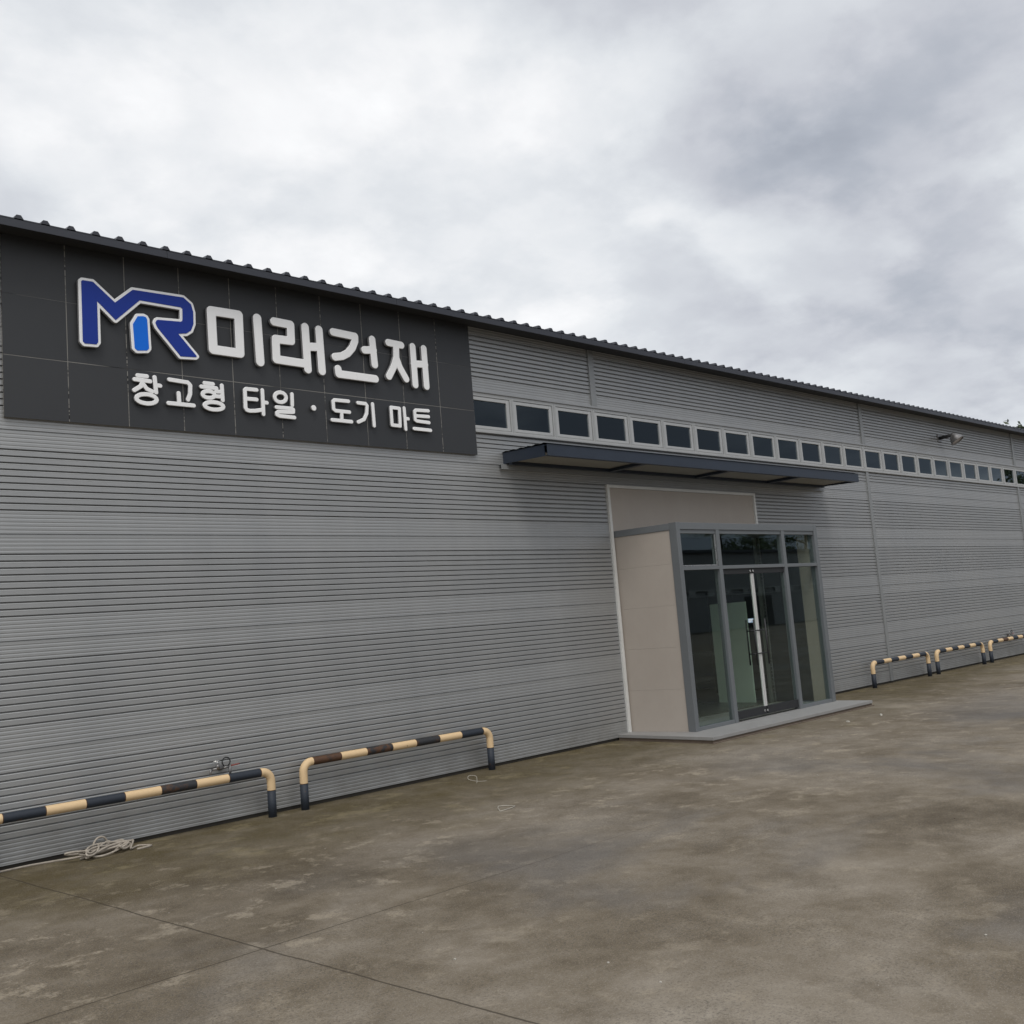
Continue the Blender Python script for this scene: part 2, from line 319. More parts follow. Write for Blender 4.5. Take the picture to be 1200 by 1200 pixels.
def clip(z0, z1):
    zs = [a[0] for a in prof]; ys_ = [a[1] for a in prof]
    return [(z0, float(np.interp(z0, zs, ys_)))] + [a for a in prof if z0 < a[0] < z1] + [(z1, float(np.interp(z1, zs, ys_)))]
SEAM = [k * PITCH + .05 for k in (-8, 2, 12, 22, 32)]
w = MB()
w.extrude_x(clip(0, 4.44), XL, 1.90); w.extrude_x(clip(0, 4.44), 5.99, XR); w.extrude_x(clip(3.80, 4.44), 1.90, 5.99)
w.extrude_x(clip(5.03, 5.93), XL, XR); w.extrude_x(clip(4.44, 5.03), XL, -PITCH + .01)
w.build('wall_cladding', CLAD, wh)
for x in SEAM:
    s_ = MB(); s_.box((x - .06, -.024, 5.034), (x + .06, .02, 5.925), 0, .004); s_.build('seam_cover', COVER, wh)
    if x > 6: s_ = MB(); s_.box((x - .055, -.024, .0), (x + .055, .02, 4.43), 0, .004); s_.build('seam_cover', COVER, wh)
fl_ = MB(); fl_.box((-PITCH, -.030, 4.999), (XR, .03, 5.032), 0, .004); fl_.build('window_flashing', CLAD, wh)
si = MB(); si.box((-PITCH, -.035, 4.432), (XR, .06, 4.462), 0, .004); si.build('window_sill', ALU, wh)
pl = MB(); pl.box((XL, .035, -.06), (1.90, .12, .02)); pl.box((5.99, .035, -.06), (XR, .12, .02)); pl.build('plinth', PLINTH, wh)
# shell: rear, ends, floor slab, liner behind the cladding
sh = MB()
sh.box((XL, YB - .1, -.04), (XR, YB, 7.3)); sh.box((XL, .13, -.04), (XL + .1, YB - .1, 6.6)); sh.box((XR - .1, .13, -.04), (XR, YB - .1, 6.6))
sh.box((XL, .05, .03), (1.90, .12, 4.44)); sh.box((5.99, .05, .03), (XR, .12, 4.44)); sh.box((1.90, .05, 3.80), (5.99, .12, 4.44)); sh.box((XL, .05, 5.14), (XR, .12, 5.95)); sh.box((XL, .05, 4.44), (-PITCH, .12, 5.14))
sh.build('inner_shell', DARK, wh)
ce = MB(); ce.box((XL + .1, .13, 5.55), (XR - .1, YB - .1, 5.58)); ce.build('interior_ceiling', paint('interior_ceiling_dark', (.03, .032, .035), .9, 0, .1, 1.0), wh)
fl2 = MB(); fl2.box((XL + .1, .13, -.06), (XR - .1, YB - .1, .048)); fl2.build('interior_floor', paint('interior_floor_screed', (.13, .13, .12), .3, 0, .2, 1.2), wh)
# roof sheet: trapezoid ribs running up the slope
rf = MB(); EY, EZ = -.353, 5.968; SL = math.tan(R(5)); n0 = -60; rib = []
x = -6.42 - .2418 * 31
while x < XR + .4:
    rib += [(x - .044, .0), (x - .020, .038), (x + .020, .038), (x + .044, .0)]; x += .2418
rib = [(rib[0][0] - .17, 0)] + rib + [(rib[-1][0] + .17, 0)]
top = []; L_ = YB + .6
for (yy) in (EY, L_):
    for xx, dz in rib: top.append((xx, yy, EZ + dz + (yy - EY) * SL))
nn = len(rib)
rf.add(top, [(i, i + 1, nn + i + 1, nn + i) for i in range(nn - 1)])
und = [(xx, yy, EZ + dz - .012 + (yy - EY) * SL) for yy in (EY, L_) for xx, dz in rib]
rf.add(und, [(i + 1, i, nn + i, nn + i + 1) for i in range(nn - 1)])
rf.add(top[:nn] + und[:nn], [(i + 1, i, nn + i, nn + i + 1) for i in range(nn - 1)])
for i in range(1, nn - 1, 4): rf.add([(rib[i + q][0], EY - .001, EZ + rib[i + q][1] - .0005) for q in range(4)], [(0, 1, 2, 3)])
rf.build('roof', FASCIA, wh)
fa = MB(); x = XL - .2; rnd = random.Random(3)
while x < XR + .3:
    x1 = min(x + 3.0, XR + .3); dy = rnd.uniform(-.0015, .0015)
    fa.box((x + .002, -.350 + dy, 5.880), (x1 - .002, -.340 + dy, 5.957), 0, .002); x = x1
fa.build('fascia', FASCIA, wh)
so = MB(); so.box((XL - .2, -.338, 5.928), (XR + .3, .02, 5.944)); so.build('soffit', SOFFITD, wh)
# window units of the strip
def window(k):
    x0, x1, z0, z1 = k * PITCH, (k + 1) * PITCH, 4.463, 4.999
    f = MB()
    f.box((x0 + .002, -.012, z0), (x0 + .036, .045, z1)); f.box((x1 - .036, -.012, z0), (x1 - .002, .045, z1)); f.box((x0 + .036, -.010, z0), (x1 - .036, .045, z0 + .026)); f.box((x0 + .036, -.010, z1 - .050), (x1 - .036, .045, z1))
    o = f.build('window', ALU, wh)
    a, b, c, d = x0 + .041, x1 - .041, z0 + .031, z1 - .055
    s = MB(); fw = .056
    s.box((a, -.004, c), (a + fw, .04, d), 0, .004); s.box((b - fw, -.004, c), (b, .04, d), 0, .004); s.box((a + fw, -.002, c), (b - fw, .038, c + .042), 0, .004); s.box((a + fw, -.002, d - fw * .9), (b - fw, .038, d), 0, .004)
    s.build('sash', SASH, o)
    p = MB(); t1 = rnd.uniform(-.003, .003); t2 = rnd.uniform(-.003, .003)
    A, B_, C_, D_ = a + fw - .004, b - fw + .004, c + .038, d - fw * .9 + .004
    p.add([(A, .018 + t1 + t2, C_), (B_, .018 - t1 + t2, C_), (B_, .018 - t1 - t2, D_), (A, .018 + t1 - t2, D_)], [(0, 1, 2, 3)])
    p.build('pane', WGLASS, o)
for k in range(-1, 36): window(k)
# portal surround
po = MB(); po.box((1.945, .0, .05), (2.06, .04, 3.10)); po.box((1.945, .0, 3.10), (5.945, .04, 3.765)); po.box((1.945, .0, 2.99), (5.945, .04, 3.10)) if False else None
po.build('portal_panel', STONE, wh)
tr = MB(); tr.box((1.892, -.035, .05), (1.945, .04, 3.812), 0, .004); tr.box((1.945, -.033, 3.765), (5.945, .04, 3.810), 0, .004); tr.box((5.945, -.035, 3.0), (5.995, .04, 3.812), 0, .004)
tr.build('portal_trim', TRIM, wh)

# ---------------------------------------------------------------- shop sign
sg = thing('shop_sign', 'charcoal tiled shop sign with raised white lettering and a blue emblem', 'sign', (-3.75, -.02, 4.11))
def child(mb, name, mat, parent):
    o = mb.build(name, mat); o.parent = parent; o.matrix_parent_inverse = Matrix.Translation(-Vector(parent.location)); return o
bk = MB(); bk.box((-6.730, -.0388, 4.114), (-.747, -.001, 5.924)); child(bk, 'backing_board', GROUT, sg)
tl = MB(); TW, TH = .5985, .6105
for i in range(10):
    for j in range(3):
        xa = -6.735 + i * TW; za = 4.110 + j * TH; hz = .0035 if j else .004
        jx = .0045; zt = min(za + TH, 5.924)
        tl.box((xa + (jx if i else 0), -.0405 + rnd.uniform(-.0007, .0007), za + (.004 if j == 1 else (.0018 if j == 2 else 0))), (xa + TW - (jx if i < 9 else 0), -.0335, zt - (.004 if j == 0 else (.0018 if j == 1 else 0))))
child(tl, 'tile_cladding', TILE, sg)
LETTERS = [
  (0.054, [[(-4.6, 5.48), (-4.269, 5.485), (-4.272, 5.04), (-4.596, 5.04), (-4.6, 5.48)], [(-4.035, 5.485), (-4.024, 4.973)]]),
  (0.052, [[(-3.817, 5.48), (-3.602, 5.475), (-3.604, 5.279), (-3.809, 5.272), (-3.812, 5.031), (-3.4, 5.027)], [(-3.404, 5.478), (-3.397, 4.963)], [(-3.212, 5.474), (-3.201, 4.965)], [(-3.393, 5.239), (-3.207, 5.259)]]),
  (0.05, [[(-3.011, 5.476), (-2.693, 5.466), (-2.697, 5.41), (-2.742, 5.316), (-2.815, 5.238), (-2.901, 5.189), (-3.004, 5.166)], [(-2.434, 5.466), (-2.418, 5.143)], [(-2.561, 5.313), (-2.422, 5.33)], [(-2.971, 5.021), (-2.965, 4.959), (-2.421, 4.96)]]),
  (0.048, [[(-2.184, 5.462), (-1.977, 5.455)], [(-2.062, 5.459), (-2.071, 5.282), (-2.12, 5.157), (-2.207, 5.018)], [(-2.071, 5.282), (-2.027, 5.162), (-1.933, 5.015)], [(-1.794, 5.464), (-1.79, 4.954)], [(-1.609, 5.462), (-1.605, 4.953)], [(-1.797, 5.233), (-1.601, 5.249)]]),
  (0.0235, [[(-5.452, 4.65), (-5.354, 4.652)], [(-5.485, 4.606), (-5.319, 4.602)], [(-5.4, 4.595), (-5.42, 4.54), (-5.492, 4.49)], [(-5.397, 4.566), (-5.357, 4.516), (-5.301, 4.495)], [(-5.27, 4.652), (-5.26, 4.49)], [(-5.258, 4.566), (-5.213, 4.566)], [(-5.257, 4.411), (-5.263, 4.396), (-5.279, 4.382), (-5.304, 4.37), (-5.334, 4.363), (-5.368, 4.36), (-5.401, 4.363), (-5.431, 4.369), (-5.454, 4.38), (-5.469, 4.393), (-5.473, 4.408), (-5.468, 4.424), (-5.452, 4.437), (-5.428, 4.449), (-5.397, 4.456), (-5.364, 4.459), (-5.33, 4.457), (-5.3, 4.45), (-5.277, 4.44), (-5.262, 4.426), (-5.257, 4.411)]]),
  (0.0235, [[(-5.11, 4.646), (-4.904, 4.637), (-4.876, 4.609), (-4.882, 4.512), (-4.909, 4.448)], [(-5.012, 4.508), (-5.009, 4.408)], [(-5.129, 4.389), (-4.846, 4.389)]]),
  (0.0235, [[(-4.71, 4.653), (-4.612, 4.652)], [(-4.75, 4.609), (-4.573, 4.608)], [(-4.597, 4.53), (-4.601, 4.519), (-4.612, 4.508), (-4.628, 4.499), (-4.648, 4.494), (-4.67, 4.492), (-4.692, 4.493), (-4.712, 4.498), (-4.727, 4.506), (-4.736, 4.516), (-4.739, 4.527), (-4.735, 4.539), (-4.725, 4.55), (-4.709, 4.558), (-4.689, 4.564), (-4.667, 4.566), (-4.645, 4.565), (-4.625, 4.56), (-4.609, 4.552), (-4.6, 4.542), (-4.597, 4.53)], [(-4.507, 4.648), (-4.504, 4.481)], [(-4.576, 4.573), (-4.508, 4.574)], [(-4.579, 4.519), (-4.505, 4.52)], [(-4.5, 4.409), (-4.506, 4.396), (-4.523, 4.384), (-4.548, 4.375), (-4.579, 4.369), (-4.614, 4.366), (-4.648, 4.368), (-4.678, 4.374), (-4.702, 4.383), (-4.717, 4.394), (-4.722, 4.407), (-4.716, 4.419), (-4.699, 4.431), (-4.675, 4.441), (-4.644, 4.447), (-4.609, 4.449), (-4.575, 4.448), (-4.544, 4.442), (-4.52, 4.433), (-4.505, 4.422), (-4.5, 4.409)]]),
  (0.0235, [[(-4.081, 4.644), (-4.212, 4.642), (-4.228, 4.628), (-4.231, 4.423), (-4.215, 4.4), (-4.178, 4.393), (-4.109, 4.4), (-4.016, 4.421)], [(-4.213, 4.529), (-4.087, 4.532)], [(-4.009, 4.649), (-4.009, 4.37)], [(-4.001, 4.507), (-3.959, 4.507)]]),
  (0.0235, [[(-3.704, 4.591), (-3.709, 4.573), (-3.72, 4.556), (-3.738, 4.543), (-3.76, 4.534), (-3.783, 4.531), (-3.806, 4.533), (-3.827, 4.541), (-3.843, 4.554), (-3.852, 4.57), (-3.855, 4.588), (-3.85, 4.606), (-3.839, 4.622), (-3.821, 4.636), (-3.8, 4.644), (-3.776, 4.648), (-3.753, 4.646), (-3.732, 4.638), (-3.716, 4.625), (-3.706, 4.609), (-3.704, 4.591)], [(-3.624, 4.643), (-3.628, 4.511)], [(-3.839, 4.467), (-3.638, 4.47), (-3.618, 4.46), (-3.62, 4.43), (-3.646, 4.425), (-3.815, 4.417), (-3.836, 4.402), (-3.836, 4.381), (-3.806, 4.368), (-3.608, 4.366)]]),
  (0.034, [[(-3.339, 4.507), (-3.338, 4.505)]]),
  (0.0235, [[(-2.839, 4.636), (-3.041, 4.632), (-3.062, 4.612), (-3.059, 4.518), (-3.032, 4.501), (-2.834, 4.501)], [(-2.947, 4.497), (-2.951, 4.396)], [(-3.09, 4.384), (-2.811, 4.384)]]),
  (0.0235, [[(-2.702, 4.631), (-2.586, 4.63), (-2.566, 4.607), (-2.579, 4.509), (-2.624, 4.43), (-2.713, 4.389)], [(-2.481, 4.638), (-2.476, 4.361)]]),
  (0.0235, [[(-2.199, 4.621), (-2.066, 4.619), (-2.072, 4.392), (-2.199, 4.394), (-2.199, 4.621)], [(-1.99, 4.632), (-1.985, 4.356)], [(-1.973, 4.496), (-1.936, 4.496)]]),
  (0.0235, [[(-1.595, 4.632), (-1.801, 4.623), (-1.822, 4.604), (-1.821, 4.493), (-1.797, 4.48), (-1.596, 4.475)], [(-1.808, 4.547), (-1.597, 4.554)], [(-1.85, 4.376), (-1.578, 4.374)]]),
]
LOGO_NAVY = [(-6.005, 5.554), (-5.991, 5.567), (-5.889, 5.57), (-5.67, 5.388), (-5.479, 5.559), (-4.923, 5.573), (-4.838, 5.511), (-4.816, 5.427), (-4.819, 5.294), (-4.852, 5.214), (-4.905, 5.174), (-4.999, 5.157), (-4.796, 4.935), (-4.811, 4.923), (-4.982, 4.91), (-5.229, 5.193), (-5.248, 5.239), (-5.234, 5.268), (-5.218, 5.277), (-4.964, 5.296), (-4.944, 5.311), (-4.939, 5.443), (-4.957, 5.456), (-5.408, 5.457), (-5.669, 5.201), (-5.853, 5.371), (-5.855, 4.943), (-5.873, 4.916), (-5.989, 4.91), (-6.008, 4.93)]
LOGO_CYAN = [(-5.436, 5.281), (-5.371, 5.291), (-5.347, 5.282), (-5.336, 5.263), (-5.328, 4.95), (-5.348, 4.925), (-5.454, 4.91), (-5.48, 4.932), (-5.49, 5.189)]
def seg_sdf(P, Q, A, B):
    ax, ay = A; bx, by = B; dx, dy = bx - ax, by - ay; l2 = dx * dx + dy * dy + 1e-12
    t = np.clip(((P - ax) * dx + (Q - ay) * dy) / l2, 0, 1); return np.hypot(P - ax - t * dx, Q - ay - t * dy)
def stroke_sdf(P, Q, strokes, r):
    d = np.full(P.shape, 9.0)
    for s in strokes:
        for a, b in zip(s[:-1], s[1:]): d = np.minimum(d, seg_sdf(P, Q, a, b))
    return d - r
def poly_sdf(P, Q, poly):
    d = np.full(P.shape, 9.0); ins = np.zeros(P.shape, bool); n = len(poly)
    for i in range(n):
        a, b = poly[i], poly[(i + 1) % n]; d = np.minimum(d, seg_sdf(P, Q, a, b))
        c = ((a[1] > Q) != (b[1] > Q)); ins ^= c & (P < (b[0] - a[0]) * (Q - a[1]) / ((b[1] - a[1]) or 1e-12) + a[0])
    return np.where(ins, -d, d)
def contours(F, x0, z0, h):                     # marching squares at level 0 -> closed loops
    E = {}; ny, nx = F.shape; neg = F < 0
    def pe(i, j, e):
        if e == 0: a, b, pa, pb = F[j, i], F[j, i + 1], (i, j), (i + 1, j)
        else: a, b, pa, pb = F[j, i], F[j + 1, i], (i, j), (i, j + 1)
        t = a / (a - b); return (x0 + h * (pa[0] + (pb[0] - pa[0]) * t), z0 + h * (pa[1] + (pb[1] - pa[1]) * t))
    act = np.argwhere((neg[:-1, :-1].astype(int) + neg[1:, :-1] + neg[:-1, 1:] + neg[1:, 1:]) % 4)
    for j, i in act:
        ks = [(i, j, 0), (i + 1, j, 1), (i, j + 1, 0), (i, j, 1)]; cs = [neg[j, i], neg[j, i + 1], neg[j + 1, i + 1], neg[j + 1, i]]
        en = [ks[q] for q in range(4) if cs[q] and not cs[(q + 1) % 4]]; ex = [ks[q] for q in range(4) if not cs[q] and cs[(q + 1) % 4]]
        for a, b in zip(en, ex): E[a] = b
    loops = []
    while E:
        s0 = next(iter(E)); lp = []; k = s0
        while k in E: lp.append(pe(*k)); k = E.pop(k)
        loops.append(lp)
    return loops
def plate(sdf, bb, y0, y1, name, mats, parent, bev=.006, h=.006):
    x0, z0, x1, z1 = bb; nx = int((x1 - x0) / h) + 2; nz = int((z1 - z0) / h) + 2
    P, Q = np.meshgrid(x0 + h * np.arange(nx), z0 + h * np.arange(nz)); F = sdf(P, Q) + bev; F[np.abs(F) < 1e-6] = 1e-6
    cu = bpy.data.curves.new(name, 'CURVE'); cu.dimensions = '2D'; cu.fill_mode = 'BOTH'; cu.extrude = (y1 - y0) / 2 - bev; cu.bevel_depth = bev; cu.bevel_resolution = 2
    for lp in contours(F, x0, z0, h):
        if len(lp) < 8: continue
        sp = cu.splines.new('POLY'); sp.points.add(len(lp) - 1); sp.use_cyclic_u = True
        for q, (a, b) in zip(sp.points, lp): q.co = (a, b, 0, 1)
    ob = bpy.data.objects.new(name, cu); COL.objects.link(ob); bpy.context.view_layer.update()
    me = bpy.data.meshes.new_from_object(ob.evaluated_get(bpy.context.evaluated_depsgraph_get())); bpy.data.objects.remove(ob)
    me.transform(Matrix(((1, 0, 0, 0), (0, 0, -1, -(0) + (y0 + y1) / 2), (0, 1, 0, 0), (0, 0, 0, 1)))); me.name = name
    me.materials.clear()
    for m in mats: me.materials.append(m)
    if len(mats) > 1:
        for p in me.polygons: p.material_index = 1 if abs(p.normal.y) < .35 else 0
    o = bpy.data.objects.new(name, me); COL.objects.link(o); o.parent = parent; o.matrix_parent_inverse = Matrix.Translation(-Vector(parent.location)); return o
for r, st in LETTERS:
    a = np.array([p for s in st for p in s]); bb = (*(a.min(0) - r - .03), *(a.max(0) + r + .03))
    big = r > .045
    plate(lambda P, Q: stroke_sdf(P, Q, st, r), bb, -.105 if big else -.09, -.060, 'letter', [WHITE, LSIDE], sg, .007 if big else .006)
def bbox(poly, m=.08): a = np.array(poly); return (*(a.min(0) - m), *(a.max(0) + m))
for poly, cm in ((LOGO_NAVY, BLUE), (LOGO_CYAN, CYAN)):
    pl_ = plate(lambda P, Q: poly_sdf(P, Q, poly) - .030, bbox(poly), -.105, -.060, 'emblem_plate', [WHITE, LSIDE], sg, .007)
    fc = plate(lambda P, Q: poly_sdf(P, Q, poly), bbox(poly), -.110, -.104, 'emblem_face', [cm], sg, .001, .005)
    fc.parent = pl_; fc.matrix_parent_inverse = pl_.matrix_parent_inverse.copy() @ Matrix.Identity(4); fc.matrix_parent_inverse = Matrix.Identity(4)

# ---------------------------------------------------------------- entrance porch
pc = thing('entrance_porch', 'projecting glass entrance porch with grey frame and taupe stone sides', 'porch', (4.1, -.55, .05))
X0, X1, YF, ZB, ZT = 2.10, 6.13, -1.10, .05, 3.09
def stone_wall(x0, x1):
    b = MB(); zz_ = [ZB, .66, 1.27, 1.88, 2.49, 2.985]
    for a, c in zip(zz_[:-1], zz_[1:]): b.box((x0, -.965, a + .0007), (x1, -.002, c - .0007))
    return b
def splay(m, i0=0):                                      # the left cheek runs back to the portal trim, slightly splayed
    for i in range(i0, len(m.v)):
        x, y, z = m.v[i]
        if y > -.9: m.v[i] = (x - .135 * (y + .965) / .965, y, z)
    return m
child(splay(stone_wall(2.115, 2.19)), 'side_wall', STONE, pc); child(stone_wall(6.03, 6.115), 'side_wall', STONE, pc)
lg = MB(); lg.box((6.012, -.74, .06), (6.029, -.01, 2.98), 0, .003); child(lg, 'side_lining', BLACK, pc)
fr = MB()
fr.box((X0, YF, ZB), (X0 + .09, -.967, ZT), 0, .004); fr.box((X1 - .105, YF, ZB), (X1, -.967, ZT), 0, .004)
fr.box((X0 + .09, YF + .004, 2.985), (X1 - .105, -.967, ZT - .002), 0, .004)
n_0 = len(fr.v); fr.box((X0 + .002, -.967, 2.987), (X0 + .09, -.004, ZT - .004), 0, .004); splay(fr, n_0); fr.box((X1 - .09, -.967, 2.987), (X1 - .002, -.004, ZT - .004), 0, .004)
for a in (3.105, 4.975): fr.box((a, YF + .006, ZB), (a + .088, -.99, 2.985), 0, .004)
for a, b in ((X0 + .09, 3.105), (3.193, 4.975), (5.063, X1 - .105)):
    fr.box((a, YF + .009, 2.378), (b, -.99, 2.432), 0, .004)
    fr.box((a, YF + .022, 2.925), (b, -.995, 2.984), 0, .003)
for a, b in ((X0 + .09, 3.105), (5.063, X1 - .105)): fr.box((a, YF + .012, ZB), (b, -.99, .102), 0, .004)
child(fr, 'porch_frame', FRAME, pc)
pr = MB(); pr.box((X0 + .09, -.965, 3.0), (X1 - .09, .0, 3.075)); child(pr, 'porch_roof', FRAME, pc)
def pane(x0, x1, z0, z1, name, parent, y=-1.045):
    p = MB(); p.box((x0, y - .004, z0), (x1, y + .004, z1)); return child(p, name, DGLASS, parent)
for a, b in ((X0 + .086, 3.108), (3.19, 4.978), (5.060, X1 - .102)): pane(a, b, 2.430, 2.928, 'transom_pane', pc)
for a, b in ((X0 + .086, 3.108), (5.060, X1 - .102)): pane(a, b, .10, 2.380, 'side_pane', pc)
sw = MB(); a_, b_ = 2.195, 3.100                                  # opening vent sash in the left transom
sw.box((a_, -1.075, 2.436), (b_, -1.055, 2.452), 0, .002); sw.box((b_ - .022, -1.075, 2.452), (b_, -1.055, 2.92), 0, .002); child(sw, 'vent_sash', STEEL, pc)
for (a, b, seal, hx, nm) in ((3.197, 4.020, 4.014, 3.842, 0), (4.050, 4.971, 4.056, 4.160, 1)):
    d = MB(); d.box((a, -1.049, .20), (b, -1.041, 2.30)); dr = child(d, 'door', DGLASS, pc)
    def sub(mb, name, mat):
        o = mb.build(name, mat); o.parent = dr; return o
    d = MB(); d.box((a, -1.066, 2.295), (b, -1.024, 2.372), 0, .003); sub(d, 'door_rail', BLACK)
    d = MB(); d.box((a, -1.070, .085), (b, -1.020, .205), 0, .003); sub(d, 'door_rail', BLACK)
    q = MB(); q.box((seal - .016, -1.058, .206), (seal + .016, -1.030, 2.294), 0, .002); q.box((seal - .003, -1.061, .206), (seal + .003, -1.057, 2.294), 1); sub(q, 'door_seal', [STRIP, STRIPG])
    h = MB()
    for yy in (-1.115, -.975): h.tube([(hx, yy, .855), (hx, yy, 1.565)], .013, 10)
    for zz_ in (1.03, 1.39): h.tube([(hx, -1.115, zz_), (hx, -.975, zz_)], .010, 8)
    sgn = 1 if hx < 4.03 else -1
    for zz_ in (1.03, 1.39): h.tube([(hx, -1.068, zz_), (hx + sgn * .15, -1.068, zz_)], .009, 8)
    sub(h, 'handle', BLACK)
    for zz_ in (2.335, .14):
        lk = MB(); lk.lathe([(0, .0), (0, .017), (.008, .017), (.008, .012)], (hx + sgn * .12, -1.070, zz_), (0, -1, 0), 12)
        sub(lk, 'patch_lock', STEEL)
st_ = MB(); st_.box((3.79, -1.0525, 1.52), (3.94, -1.0495, 1.585), 0); st_.box((3.805, -1.0532, 1.555), (3.925, -1.0526, 1.570), 1); st_.box((3.805, -1.0532, 1.532), (3.87, -1.0526, 1.543), 1)
tag(st_.build('sticker', [STICK, WHITE]), 'small pale blue sticker on the left glass door above its handle', 'sticker')
ds = MB(); ds.box((1.66, -1.70, .004), (6.24, .0, .05), 0, .004); ds.box((1.675, -1.685, -.045), (6.225, .0, .004), 1)
ds.box((1.64, -1.715, -.045), (6.26, -1.685, -.026), 1, .006)
tag(ds.build('doorstep', [STEPTOP, MORTAR]), 'low grey stone doorstep with brown mortar edge under the glass porch', 'doorstep')

# inside, seen through the glass
bd = MB(); bd.box((5.90, .36, .052), (5.93, 1.14, 1.87), 0, .002); tag(bd.build('board', BOARD), 'pale green board standing on end inside the glass doors', 'board')
cb = MB(); cb.box((7.6, 1.8, .05), (9.4, 2.4, 2.1), 0, .01); cb.box((7.62, 1.78, .1), (8.49, 1.80, 2.05), 0, .006); cb.box((8.51, 1.78, .1), (9.38, 1.80, 2.05), 0, .006)
for q in (8.44, 8.56): cb.tube([(q, 1.76, .95), (q, 1.76, 1.2)], .008, 8)
tag(cb.build('cabinet', BLACK), 'tall black cabinet standing in the dark hall behind the doors', 'cabinet')
tb = MB(); tb.box((3.2, 3.0, 2.86), (3.3, 4.3, 2.90), 0, .006); tb.tube([(3.25, 3.05, 2.845), (3.25, 4.25, 2.845)], .014, 10, 1); tb.tube([(3.25, 3.65, 2.90), (3.25, 3.65, 6.2)], .006, 6)
tag(tb.build('ceiling_lamp', [COVER, STRIP]), 'thin white tube lamp hanging inside behind the upper left porch pane', 'lamp')

# ---------------------------------------------------------------- canopy
cn = thing('entrance_canopy', 'flat navy steel canopy above the entrance porch', 'canopy', (4.05, -.43, 4.1))
CX0, CX1, CY = -.24, 8.36, -.87
b = MB(); b.box((CX0, CY, 3.985), (CX1, CY + .012, 4.145), 0, .003); b.box((CX0, CY + .012, 3.985), (CX1, CY + .06, 3.995)); b.box((CX0, CY + .012, 4.125), (CX1, CY + .06, 4.135)); child(b, 'front_beam', NAVY, cn)
for x in (CX0, CX1 - .014):
    b = MB(); b.add([(x, CY + .062, 3.987), (x + .014, CY + .062, 3.987), (x + .014, .0, 4.018), (x, .0, 4.018), (x, CY + .062, 4.143), (x + .014, CY + .062, 4.143), (x + .014, .0, 4.172), (x, .0, 4.172)],
                    [(0, 3, 2, 1), (4, 5, 6, 7), (0, 1, 5, 4), (1, 2, 6, 5), (2, 3, 7, 6), (3, 0, 4, 7)]); child(b, 'side_beam', NAVY, cn)
for x in (1.84, 4.05, 6.25):
    b = MB(); b.box((x, CY + .062, 3.987), (x + .10, -.152, 3.996)); b.box((x, CY + .062, 3.996), (x + .012, -.152, 4.030)); child(b, 'rafter', NAVY, cn)
b = MB(); b.box((CX0 + .016, -.150, 3.988), (CX1 - .016, -.095, 4.125)); child(b, 'wall_beam', NAVY, cn)
b = MB(); pts = []; x = CX0 - .01; k = 0; yy = CY - .012
sheet = []
yv = [CY - .015 + i * .0735 for i in range(13)]
for i, y_ in enumerate(yv): sheet.append((y_, 4.150 + (y_ - CY) * .03 + (.014 if i % 2 else 0)))
v_ = [(xx, y_, z_ + o_) for o_ in (0, .004) for xx in (CX0 - .012, CX1 + .012) for y_, z_ in sheet]; m_ = len(sheet)
b.add(v_, [(i, i + 1, m_ + i + 1, m_ + i) for i in range(m_ - 1)] + [(2 * m_ + i + 1, 2 * m_ + i, 3 * m_ + i, 3 * m_ + i + 1) for i in range(m_ - 1)] + [(0, m_, 3 * m_, 2 * m_), (m_ - 1, 3 * m_ - 1, 4 * m_ - 1, 2 * m_ - 1)])
child(b, 'roof_sheet', [NAVY], cn)
b = MB(); yv2 = [CY + .064 + i * .0163 for i in range(41)]; pv = [(y_, 4.033 + (.006 if i % 4 in (1, 2) else 0)) for i, y_ in enumerate(yv2)]
b.add([(xx, y_, z_) for xx in (CX0 + .018, CX1 - .018) for y_, z_ in pv] + [(xx, y_, z_ + .004) for xx in (CX0 + .018, CX1 - .018) for y_, z_ in pv],
      [(i, i + 1, 41 + i + 1, 41 + i) for i in range(40)] + [(82 + i + 1, 82 + i, 123 + i, 123 + i + 1) for i in range(40)])
child(b, 'soffit_sheet', SOFFIT, cn)
b = MB(); b.box((-.33, -.050, 3.935), (8.50, .0, 3.940)); b.box((-.33, -.050, 3.940), (8.50, -.044, 4.005)); b.box((-.33, -.044, 3.998), (8.50, .0, 4.003))
child(b, 'wall_ledger', COVER, cn)

# ---------------------------------------------------------------- floodlight on the upper wall
fd = thing('floodlight', 'dark metal bowl floodlight on a short arm high on the wall', 'floodlight', (14.42, 0, 5.44))
b = MB(); b.box((14.32, -.02, 5.36), (14.50, .0, 5.54), 0, .004); child(b, 'wall_plate', LAMPM, fd)
hd = Vector((14.33, -.44, 5.345)); ax = Vector((.05, -.42, -.68)).normalized(); hb = hd - ax * .13
b = MB(); b.tube([(14.41, -.02, 5.45), (14.42, -.16, 5.46), tuple(hb)], .042, 12); child(b, 'arm', BLACK, fd)
b = MB(); b.lathe([(-.17, .0), (-.17, .04), (-.13, .055), (-.085, .105), (-.02, .14), (.045, .158), (.053, .168), (.06, .168), (.06, .15), (.035, .144)], hd, ax, 28); child(b, 'lamp_bowl', LAMPM, fd)
b = MB(); b.lathe([(.037, .146), (.043, .08), (.045, .0)], hd, ax, 28); child(b, 'lens', LENS, fd)

